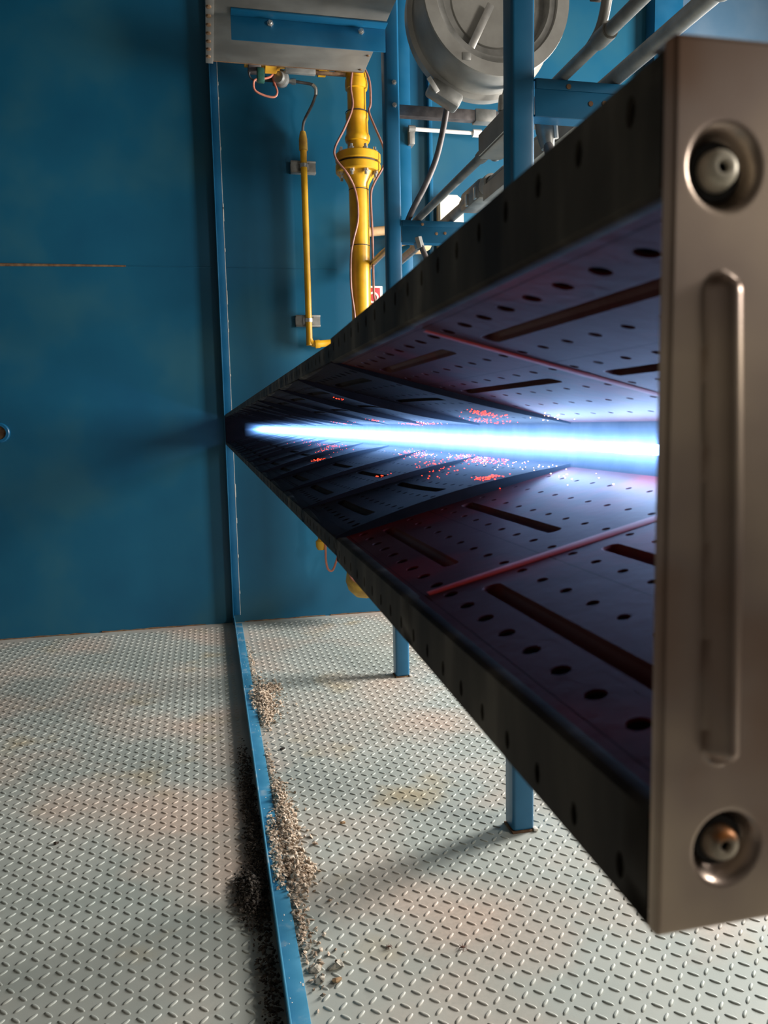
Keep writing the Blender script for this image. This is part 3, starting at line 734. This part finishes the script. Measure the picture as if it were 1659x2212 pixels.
for z in (4.04, 2.72):
    bm = NB()
    for dz in (-0.043, 0.043): bx(bm, SX - 0.11, SX + 0.11, SY + 0.029, YB - 0.001, z + dz - 0.008, z + dz + 0.008, 0.002)
    bx(bm, SX - 0.11, SX + 0.11, YB - 0.012, YB - 0.001, z - 0.043, z + 0.043)
    br = obj('bracket', bm, 'galv_dark', sp)
    bm = NB(); bx(bm, SX - 0.108, SX - 0.045, SY + 0.030, SY + 0.034, z - 0.036, z + 0.036); bx(bm, SX + 0.05, SX + 0.108, SY + 0.030, SY + 0.034, z - 0.036, z + 0.036); obj('slotted_plate', bm, 'galv_dark', br)
    bm = NB(); add_lathe(bm, (SX, SY, z - 0.016), (0, 0, 1), [(0, 0.028), (0, 0.034), (0.032, 0.034), (0.032, 0.028)], 20); obj('clip_ring', bm, 'zinc', br)
st = thing('steel_tube', 'bent dark steel tube joining the thin yellow pipe to the valve', 'tube', (0.95, 6.95, 4.3))
bm = NB(); add_tube(bm, smooth_path([(SX, SY, 4.33), (0.93, 7.02, 4.40), (0.99, 6.92, 4.50), (1.020, 6.90, 4.58), (1.018, 6.89, 4.625), (0.985, 6.885, 4.648), (0.90, 6.88, 4.655), (0.78, 6.87, 4.66)], 5), 0.012, 10); obj('tube_run', bm, 'darkpipe', st)
bm = NB(); add_tube(bm, smooth_path([(1.022, 6.899, 4.57), (1.021, 6.892, 4.62), (0.99, 6.886, 4.648)], 4), 0.0165, 10); obj('elbow', bm, 'zinc', st)
bm = NB(); add_lathe(bm, (0.85, 6.875, 4.657), (-1, 0, 0.02), [(0, 0.012), (0, 0.024), (0.03, 0.026), (0.04, 0.019), (0.1, 0.019), (0.1, 0)], 6); obj('compression_nut', bm, 'zinc', st)
sv = thing('solenoid_valve', 'grey solenoid valve with looping red wire below the duct', 'valve', (0.70, 6.85, 4.62))
bm = NB(); add_lathe(bm, (0.745, 6.86, 4.655), (-0.5, -0.8, -0.1), [(0, 0.0), (0, 0.055), (0.02, 0.066), (0.06, 0.066), (0.075, 0.05), (0.10, 0.045), (0.105, 0.02), (0.105, 0)], 18); obj('body', bm, 'galv_dark', sv)
bm = NB(); bx(bm, 0.66, 0.78, 6.84, 6.92, 4.62, 4.72, 0.01); obj('housing', bm, 'darkpipe', sv)
bm = NB(); add_tube(bm, [(0.66, 6.87, 4.655), (0.55, 6.86, 4.655)], 0.02, 12); obj('stem', bm, 'dark', sv)
bm = NB(); add_tube(bm, smooth_path([(0.68, 6.80, 4.70), (0.63, 6.78, 4.64), (0.56, 6.77, 4.615), (0.50, 6.77, 4.60), (0.50, 6.78, 4.53), (0.58, 6.79, 4.495), (0.66, 6.79, 4.49), (0.685, 6.79, 4.53), (0.665, 6.80, 4.60), (0.655, 6.82, 4.65)], 6), 0.0085, 8); obj('wire', bm, 'redwire', sv)
bm = NB(); add_tube(bm, smooth_path([(0.55, 6.79, 4.60), (0.49, 6.78, 4.605), (0.46, 6.78, 4.64), (0.475, 6.78, 4.68), (0.52, 6.79, 4.69)], 6), 0.007, 8); obj('wire', bm, 'darkpipe', sv)
# cables along the big pipe
bm = NB(); add_tube(bm, smooth_path([(GX - 0.05, 6.66, 4.68), (GX - 0.065, 6.655, 4.55), (GX - 0.055, 6.65, 4.40), (GX - 0.13, 6.62, 4.22), (GX - 0.215, 6.62, 4.06), (GX - 0.21, 6.62, 3.97), (GX - 0.12, 6.62, 3.86), (GX - 0.055, 6.66, 3.76), (GX - 0.03, 6.655, 3.62), (GX - 0.035, 6.655, 3.48), (GX - 0.075, 6.66, 3.33), (GX - 0.095, 6.68, 3.20), (GX - 0.10, 6.68, 2.95), (GX - 0.075, 6.67, 2.70), (GX - 0.06, 6.68, 2.4)], 6), 0.0095, 8)
tag(obj('signal_cable', bm, 'copper'), 'pinkish brown cable bowing round the camera side of the yellow pipe flange', 'cable', 'cables tied to the gas pipe')
bm = NB(); add_tube(bm, smooth_path([(GX + 0.05, 6.68, 4.74), (GX + 0.10, 6.68, 4.62), (GX + 0.105, 6.68, 4.45), (GX + 0.09, 6.68, 4.38), (GX + 0.13, 6.66, 4.26), (GX + 0.19, 6.63, 4.10), (GX + 0.205, 6.62, 4.0), (GX + 0.185, 6.62, 3.92), (GX + 0.115, 6.66, 3.80), (GX + 0.092, 6.69, 3.70), (GX + 0.098, 6.69, 3.4), (GX + 0.098, 6.69, 3.15), (GX + 0.10, 6.69, 2.9), (GX + 0.115, 6.68, 2.75), (GX + 0.11, 6.68, 2.45)], 6), 0.0095, 8)
tag(obj('signal_cable', bm, 'copper'), 'pinkish brown cable running down the post side of the yellow pipe', 'cable', 'cables tied to the gas pipe')
# stub below the burner with hanging hoses
gs = thing('gas_stub', 'yellow pipe stub with pink hose loop just below the burner', 'pipe', (0.95, 6.95, 0.72))
bm = NB(); add_lathe(bm, (0.955, 6.93, 0.665), (0, 0, 1), [(0, 0.0), (0.003, 0.035), (0.03, 0.05), (0.08, 0.052), (0.10, 0.03), (0.85, 0.03)], 18); obj('stub', bm, 'yellow', gs)
bm = NB(); add_tube(bm, smooth_path([(0.98, 6.90, 0.78), (0.985, 6.88, 0.70), (0.985, 6.88, 0.58), (1.00, 6.88, 0.50), (1.03, 6.88, 0.475), (1.055, 6.88, 0.50), (1.09, 6.88, 0.59), (1.12, 6.88, 0.68)], 6), 0.010, 8); obj('hose', bm, 'redwire', gs)
bm = NB(); add_tube(bm, smooth_path([(1.12, 6.60, 0.62), (1.135, 6.60, 0.54), (1.17, 6.60, 0.455), (1.21, 6.58, 0.42)], 6), 0.010, 8); obj('hose', bm, 'redwire', gs)

# red sign on the wall behind the pipe
sg = thing('wall_sign', 'small red sign with white ring beside the yellow pipe', 'sign', (1.53, YB, 2.93))
bm = NB(); bx(bm, 1.42, 1.615, YB - 0.025, YB, 2.74, 3.04, 0.004); obj('backing', bm, 'white', sg)
bm = NB(); bx(bm, 1.432, 1.59, YB - 0.029, YB - 0.024, 2.755, 3.022, 0.001); obj('red_face', bm, 'red', sg)
bm = NB(); add_lathe(bm, (1.525, YB - 0.029, 2.935), (0, -1, 0), [(0, 0.052), (0.003, 0.052), (0.003, 0.034), (0, 0.034)], 32); obj('ring', bm, 'white', sg)

# ------------------------------------------------------------------ grey fan drum
DX, DZ, DY = 1.775, 4.28, 4.6
dr = thing('fan_drum', 'large round galvanised fan drum hanging between the posts', 'fan', (DX, DY, DZ))
bm = NB(); add_lathe(bm, (DX, DY, DZ), (0, 1, 0), [(0.012, 0.372), (0.0, 0.378), (0.0, 0.452), (0.012, 0.455), (0.02, 0.448), (0.035, 0.44), (0.29, 0.445), (0.30, 0.475), (0.36, 0.475), (0.37, 0.44), (0.40, 0.30), (0.40, 0.0)], 72); obj('housing', bm, 'galv', dr)
bm = NB(); add_lathe(bm, (DX, DY, DZ), (0, 1, 0), [(0.013, 0.374), (0.02, 0.355), (0.018, 0.335), (0.045, 0.325), (0.075, 0.32), (0.08, 0.27), (0.08, 0.26)], 72); obj('inner_rim', bm, 'galv_dark', dr)
bm = NB(); add_lathe(bm, (DX, DY, DZ), (0, 1, 0), [(0.07, 0.0), (0.07, 0.262), (0.082, 0.27), (0.1, 0.27), (0.1, 0)], 64); obj('hub_disc', bm, 'galv', dr)
bm = NB(); add_box(bm, (DX - 0.115, DY + 0.028, DZ - 0.205), (0.045, 0.016, 0.36), 0.004, Matrix.Rotation(math.radians(27), 3, 'Y')); obj('strap', bm, 'zinc', dr)
bm = NB(); bx(bm, DX - 0.225, DX - 0.17, DY - 0.006, DY + 0.03, DZ - 0.38, DZ - 0.335, 0.006); obj('strap_foot', bm, 'galv_dark', dr)
bm = NB(); add_box(bm, (DX - 0.235, DY + 0.33, DZ - 0.45), (0.22, 0.12, 0.09), 0.02, Matrix.Rotation(math.radians(28), 3, 'Y')); obj('terminal_box', bm, 'galv_dark', dr)
bm = NB(); add_box(bm, (DX - 0.325, DY + 0.262, DZ - 0.418), (0.028, 0.012, 0.10), 0.002, Matrix.Rotation(math.radians(-35), 3, 'Y')); obj('box_clip', bm, 'white', dr)
bm = NB(); add_tube(bm, [(DX, DY + 0.2, DZ + 0.44), (DX, DY + 0.2, ZC)], 0.03, 12); obj('hanger', bm, 'galv_dark', dr)
bm = NB(); add_tube(bm, [(DX - 0.41, 5.06, DZ + 0.20), (1.30, 5.1, 4.52)], 0.024, 12); obj('side_pipe', bm, 'tan', dr)

# ------------------------------------------------------------------ conduits and cables behind the posts
def conduit(name, label, pts, r, mat, fittings=(), group=None, sm=True, cat='conduit'):
    t = thing(name, label, cat, pts[0], group)
    bm = NB(); add_tube(bm, smooth_path(pts, 6) if sm else pts, r, 16); obj('run', bm, mat, t)
    for f in fittings:
        bm = NB(); add_lathe(bm, f[0], f[1], f[2], f[3] if len(f) > 3 else 16); obj('fitting', bm, f[4] if len(f) > 4 else mat, t)
    return t
cpl = lambda r, l=0.07: [(0, r * .98), (0, r * 1.3), (0.012, r * 1.35), (l - 0.012, r * 1.35), (l, r * 1.3), (l, r * .98)]
c1 = conduit('conduit', 'slimmer grey conduit lying on both cross beams next to the posts', [(1.45, 6.9, 3.163), (1.45, 5.2, 3.163), (1.45, 4.0, 3.160), (1.45, 3.05, 3.162), (1.45, 1.2, 3.162)], 0.024, 'galv_dark',
             [((1.45, 4.02, 3.160), (0, -1, 0), cpl(0.024)), ((1.45, 2.76, 3.162), (0, -1, 0), cpl(0.024, 0.09))], 'grey conduits on the cross beams', False)
bm = NB(); bx(bm, 1.40, 1.53, 3.42, 3.92, 3.115, 3.235, 0.018); jb = obj('junction_box', bm, 'galv', c1)
bm = NB(); bx(bm, 1.393, 1.40, 3.45, 3.89, 3.125, 3.225, 0.002); obj('cover', bm, 'galv', jb)
c2 = conduit('conduit', 'thicker grey conduit lying on both cross beams farther from the posts', [(1.68, 6.9, 3.178), (1.68, 5.2, 3.178), (1.68, 3.05, 3.172), (1.68, 2.05, 3.172)], 0.033, 'galv_dark',
             [((1.68, 2.38, 3.172), (0, -1, 0), cpl(0.033, 0.10)), ((1.68, 4.95, 3.178), (0, -1, 0), cpl(0.033, 0.12)), ((1.68, 4.55, 3.178), (0, -1, 0), cpl(0.040, 0.09), 16, M['galv'])], 'grey conduits on the cross beams', False)
bm = NB(); bx(bm, 1.64, 1.76, 4.58, 4.93, 3.12, 3.24, 0.02); jb = obj('pull_box', bm, 'galv_dark', c2)
for y in (4.62, 4.78):
    bm = NB(); bx(bm, 1.63, 1.645, y, y + 0.035, 3.13, 3.20, 0.003); obj('clip', bm, 'zinc', jb)
bm = NB(); bx(bm, 1.60, 1.78, 3.25, 4.40, 3.050, 3.135, 0.004); obj('cable_tray', bm, 'galv', c2)
# flexible hose that leaves the end of the thick conduit
fx = thing('flexible_conduit', 'ribbed grey flexible conduit gland above the brown end plate', 'conduit', (1.60, 1.98, 3.1))
pts = smooth_path([(1.68, 2.06, 3.172), (1.665, 1.97, 3.165), (1.62, 1.93, 3.12), (1.60, 1.92, 3.03), (1.60, 1.92, 2.95)], 8)
bm = NB(); add_tube(bm, pts, [0.047 + 0.004 * (i % 2) for i in range(len(pts))], 18); obj('ribbed_hose', bm, 'galv_dark', fx)
bm = NB(); add_lathe(bm, (1.60, 1.92, 2.96), (0, 0, -1), [(0, 0.050), (0.01, 0.056), (0.03, 0.056), (0.035, 0.05), (0.10, 0.050), (0.13, 0.043), (0.16, 0.04)], 18); obj('gland', bm, 'galv_dark', fx)
bm = NB(); add_lathe(bm, (1.60, 1.92, 2.81), (0, 0, -1), [(0, 0.041), (0.02, 0.041), (0.02, 0.026), (0.9, 0.026)], 18); obj('tail', bm, 'darkpipe', fx)
# upright flexible branch on the slim conduit
br_ = conduit('branch_conduit', 'pale branch conduit rising from the slim grey conduit near the fan drum', [(1.45, 2.84, 3.165), (1.452, 2.75, 3.20), (1.455, 2.71, 3.27), (1.46, 2.70, 3.36), (1.47, 2.68, 3.60), (1.47, 2.66, 4.2)], 0.019, 'galv_dark')
bm = NB(); bx(bm, 1.41, 1.452, 2.74, 2.75, 3.29, 3.38, 0.002); bx(bm, 1.405, 1.412, 2.65, 2.75, 3.30, 3.38, 0.002); obj('clamp', bm, 'darkpipe', br_)
# dark square tube and white pipe running across, behind the far post
t = thing('rail_tube', 'dark dusty square tube bolted across behind the farther post', 'tube', (1.35, 5.35, 3.87))
bm = NB(); bx(bm, 1.30, 2.05, 5.31, 5.37, 3.842, 3.912, 0.004); obj('square_tube', bm, 'darkpipe', t)
bm = NB(); bx(bm, 1.88, 2.03, 5.30, 5.38, 3.834, 3.918, 0.006); obj('sleeve', bm, 'galv_dark', t)
conduit('white_pipe', 'thin white pipe held by two wall clips behind the posts', [(1.90, 7.02, 4.39), (2.78, 7.02, 4.385)], 0.017, 'white',
        [((1.86, 7.02, 4.39), (1, 0, 0), [(0, 0), (0, 0.03), (0.06, 0.03), (0.06, 0)], 10, M['galv_dark']), ((2.46, 7.02, 4.387), (1, 0, 0), [(0, 0), (0, 0.034), (0.08, 0.034), (0.08, 0)], 10, M['white'])], None, False, 'pipe')
bm = NB(); bx(bm, 1.865, 1.915, 7.01, YB, 4.26, 4.39, 0.006)
tag(obj('pipe_clip', bm, 'galv_dark'), 'grey wall clip holding the end of the thin white pipe', 'clip')
conduit('drum_cable', 'dark curved cable hanging from the fan drum to the cross beam', [(DX - 0.165, 5.02, DZ - 0.40), (1.62, 5.12, 3.84), (1.60, 5.16, 3.70), (1.565, 5.20, 3.54), (1.50, 5.24, 3.38), (1.42, 5.28, 3.23), (1.38, 5.30, 3.14)], 0.020, 'darkpipe', (), None, True, 'cable')
rz = conduit('riser_conduit', 'grey riser conduit between the fan drum and the junction box', [(1.93, 4.80, 3.90), (1.89, 4.78, 3.78), (1.86, 4.75, 3.66), (1.85, 4.72, 3.55), (1.80, 4.6, 3.42), (1.62, 4.25, 3.25), (1.47, 3.93, 3.175)], 0.026, 'galv_dark',
        [((1.865, 4.755, 3.69), (0.1, 0, 1), cpl(0.026, 0.09))])
# cable gland hanging from the near beam
gl = conduit('cable_gland', 'pale grey cable gland on a dark hose below the nearer cross beam', [(1.435, 3.16, 2.94), (1.47, 3.14, 2.80), (1.52, 3.12, 2.62)], 0.021, 'darkpipe',
        [((1.418, 3.17, 3.045), (0.2, 0, -1), [(0, 0.0), (0, 0.048), (0.012, 0.048), (0.014, 0.036), (0.05, 0.038), (0.09, 0.034), (0.12, 0.028), (0.125, 0.02)], 12, M['galv_dark']),
         ((1.462, 3.15, 3.03), (0.1, 0, -1), [(0, 0.0), (0, 0.012), (0.07, 0.012), (0.07, 0)], 8, M['white'])], None, True, 'cable gland')
conduit('stub_hose', 'short dark hose with pale nut hanging below the farther cross beam', [(1.44, 5.22, 3.02), (1.47, 5.20, 2.93), (1.53, 5.17, 2.78), (1.60, 5.14, 2.60)], 0.019, 'darkpipe',
        [((1.432, 5.223, 3.03), (0.25, -0.05, -1), [(0, 0), (0, 0.034), (0.07, 0.034), (0.075, 0.02)], 8, M['galv_dark'])], None, True, 'hose')
# tan pipe and cream plate on the wall
conduit('tan_pipe', 'tan painted pipe passing behind the farther post', [(1.36, 7.02, 3.10), (1.50, 7.0, 3.22), (1.63, 6.98, 3.33), (1.80, 6.96, 3.40), (1.95, 6.96, 3.43), (2.2, 6.96, 3.44), (2.6, 6.96, 3.45)], 0.027, 'tan',
        [((1.86, 6.95, 3.36), (0.75, 0, 0.3), [(0, 0), (0, 0.07), (0.06, 0.09), (0.14, 0.08), (0.2, 0.03)], 20, M['tan'])], None, True, 'pipe')
bm = NB(); add_tube(bm, [(1.47, 7.0, 3.485), (1.72, 7.0, 3.515)], 0.04, 14)
tag(obj('tan_stub', bm, 'tan'), 'short tan pipe stub high beside the farther post', 'pipe')
bm = NB(); add_prism(bm, [(2.14, 3.30), (2.30, 3.30), (2.345, 3.36), (2.36, 3.45), (2.36, 3.75), (2.345, 3.80), (2.30, 3.835), (2.14, 3.835)], 'y', 7.0, YB)
cp = tag(obj('cream_enclosure', bm, 'cream'), 'cream rounded enclosure on the wall behind the farther beam', 'enclosure')

# ------------------------------------------------------------------ debris on the floor
def chips(name, n, fn, mat, smin, smax):
    vs, fs = [], []
    for _ in range(n):
        x, y, z = fn()
        s = random.uniform(smin, smax); e = [s * random.uniform(.5, 1.2), s * random.uniform(.3, .8), s * random.uniform(.15, .5)]
        rot = Matrix.Rotation(random.uniform(0, 6.3), 3, 'Z') @ Matrix.Rotation(random.uniform(-.9, .9), 3, 'X') @ Matrix.Rotation(random.uniform(-.6, .6), 3, 'Y')
        b0 = len(vs)
        pts = [(-1, -.6, 0), (.3, -1, .2), (1, .1, -.1), (.2, 1, .1), (-.8, .7, -.2), (0.1, 0, 1), (-.1, .1, -1)]
        for p in pts:
            q = rot @ Vector((p[0] * e[0] * random.uniform(.7, 1.2), p[1] * e[1] * random.uniform(.7, 1.2), p[2] * e[2]))
            vs.append((x + q.x, y + q.y, max(0.001, z + e[2] + q.z)))
        for i in range(5):
            fs.append((b0 + i, b0 + (i + 1) % 5, b0 + 5)); fs.append((b0 + (i + 1) % 5, b0 + i, b0 + 6))
    me = bpy.data.meshes.new(name); me.from_pydata(vs, [], fs); me.materials.append(M[mat])
    return link(name, me)
def pile(cx, cy, sx, sy, h, xmin=0.17):
    def f():
        while True:
            x = random.gauss(cx, sx); y = random.gauss(cy, sy)
            if x < xmin: continue
            d = ((x - cx) / sx) ** 2 + ((y - cy) / sy) ** 2
            if d > 6: continue
            b = 0.009 if x < FXB else 0.0
            return x, y, b + random.random() * h * math.exp(-d * .5)
    return f
def multi(lst):
    w = [l[0] for l in lst]
    def f(): return random.choices(lst, w)[0][1]()
    return f
far_pile = multi([(5, pile(0.265, 5.02, 0.035, 0.13, 0.05)), (3, pile(0.30, 5.05, 0.045, 0.20, 0.02)), (3, pile(0.262, 4.70, 0.026, 0.10, 0.03, 0.225)), (1, pile(0.36, 5.22, 0.03, 0.05, 0.015)), (1.2, pile(0.24, 5.7, 0.012, 0.35, 0.01, .226)), (.5, pile(0.30, 5.0, .09, .35, .0, .226))])
tag(chips('debris_pile', 1500, far_pile, 'grain', 0.006, 0.017), 'heap of pale flaky debris along the far stretch of the floor angle iron', 'debris', kind='stuff')
near_pile = multi([(4, pile(0.262, 3.30, 0.03, 0.16, 0.045)), (3, pile(0.268, 2.98, 0.03, 0.10, 0.05)), (3, pile(0.255, 3.58, 0.025, 0.12, 0.03, .226)), (1.6, pile(0.195, 3.22, 0.012, 0.10, 0.02)), (1.4, pile(0.196, 2.98, 0.012, 0.06, 0.022)), (1, pile(0.30, 2.95, 0.03, 0.04, 0.02)), (1.2, pile(0.238, 3.9, 0.010, 0.25, 0.008, .226)), (1, pile(0.245, 2.70, 0.015, 0.12, 0.015, .226)), (.6, pile(0.28, 3.1, .07, .4, .0, .226)), (.6, pile(.26, 2.45, .03, .15, .004, .226))])
tag(chips('debris_pile', 1900, near_pile, 'grain', 0.006, 0.016), 'longer heap of pale flaky debris spilling over the nearer floor angle iron', 'debris', kind='stuff')
def neg(f, xmax):
    def g():
        while True:
            p = f()
            if p[0] < xmax: return p
    return g
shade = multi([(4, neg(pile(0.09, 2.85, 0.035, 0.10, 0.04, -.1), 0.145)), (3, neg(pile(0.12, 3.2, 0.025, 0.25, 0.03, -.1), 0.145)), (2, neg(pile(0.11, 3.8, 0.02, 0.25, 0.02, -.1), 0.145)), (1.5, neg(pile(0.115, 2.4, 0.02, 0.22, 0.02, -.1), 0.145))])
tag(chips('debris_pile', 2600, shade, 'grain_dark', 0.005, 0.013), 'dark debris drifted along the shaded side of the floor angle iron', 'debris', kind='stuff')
def flake(x, y, s, mat, label, cat='flake', group='loose flakes on the floor', h=0.5):
    bm = NB(); n = 9
    rot = random.uniform(0, 6)
    ring = []
    for k in range(n):
        a = 2 * PI * k / n; r = s * random.uniform(.6, 1.1)
        ring.append((math.cos(a + rot) * r, math.sin(a + rot) * r * .7, random.uniform(0.0, h * s)))
    T = [bm.verts.new((x + p[0], y + p[1], 0.004 + p[2])) for p in ring]; B = [bm.verts.new((x + p[0] * .9, y + p[1] * .9, 0.001 + p[2] * .6)) for p in ring]
    ct = bm.verts.new((x, y, 0.006 + h * s)); cb = bm.verts.new((x, y, 0.001))
    for k in range(n):
        j = (k + 1) % n
        bm.faces.new((T[k], T[j], ct)); bm.faces.new((B[j], B[k], cb)); bm.faces.new((T[k], B[k], B[j], T[j]))
    return tag(obj(name_for(cat), bm, mat, None, 20), label, cat, group)
def name_for(cat): return {'flake': 'scale_flake', 'insect': 'dead_insect'}.get(cat, cat)
flake(0.252, 2.50, 0.022, 'flake_grey', 'dark grey flake touching the blue angle iron above the nearest cluster')
flake(0.262, 2.385, 0.026, 'flake_grey', 'crumpled grey flake against the angle iron in the nearest cluster')
flake(0.272, 2.33, 0.024, 'flake_grey', 'lowest grey flake against the angle iron in the nearest cluster')
flake(0.335, 2.385, 0.030, 'flake_grey', 'largest curled grey flake standing clear of the angle iron')
flake(0.322, 2.318, 0.020, 'flake_brown', 'brown flake lying between the nearest grey flakes')
flake(0.323, 4.19, 0.016, 'grain_dark', 'single dark speck on the floor short of the far debris heap')
flake(0.515, 3.305, 0.014, 'flake_brown', 'small brown flake alone on the floor right of the debris heap')
flake(-0.73, 3.455, 0.013, 'grain_dark', 'small dark speck alone on the floor across the angle iron from the burner')
def bug(x, y, s, label):
    t = thing('dead_insect', label, 'insect', (x, y, 0), 'dead insects on the floor')
    bm = NB(); add_ball(bm, (x, y, 0.007), s, (1.5, .7, .5)); obj('body', bm, 'leaf', t)
    for k in range(6):
        a = k * 1.05 + .3
        bm = NB(); add_tube(bm, [(x, y, 0.006), (x + math.cos(a) * s * 1.6, y + math.sin(a) * s * 1.6, 0.011), (x + math.cos(a) * s * 2.4, y + math.sin(a) * s * 2.4, 0.002)], 0.0009, 5); obj('leg', bm, 'leaf', t)
bug(0.772, 2.37, 0.007, 'larger dead brown insect on the floor below the burner')
bug(0.527, 2.435, 0.005, 'smaller dead insect on the floor nearer the angle iron')
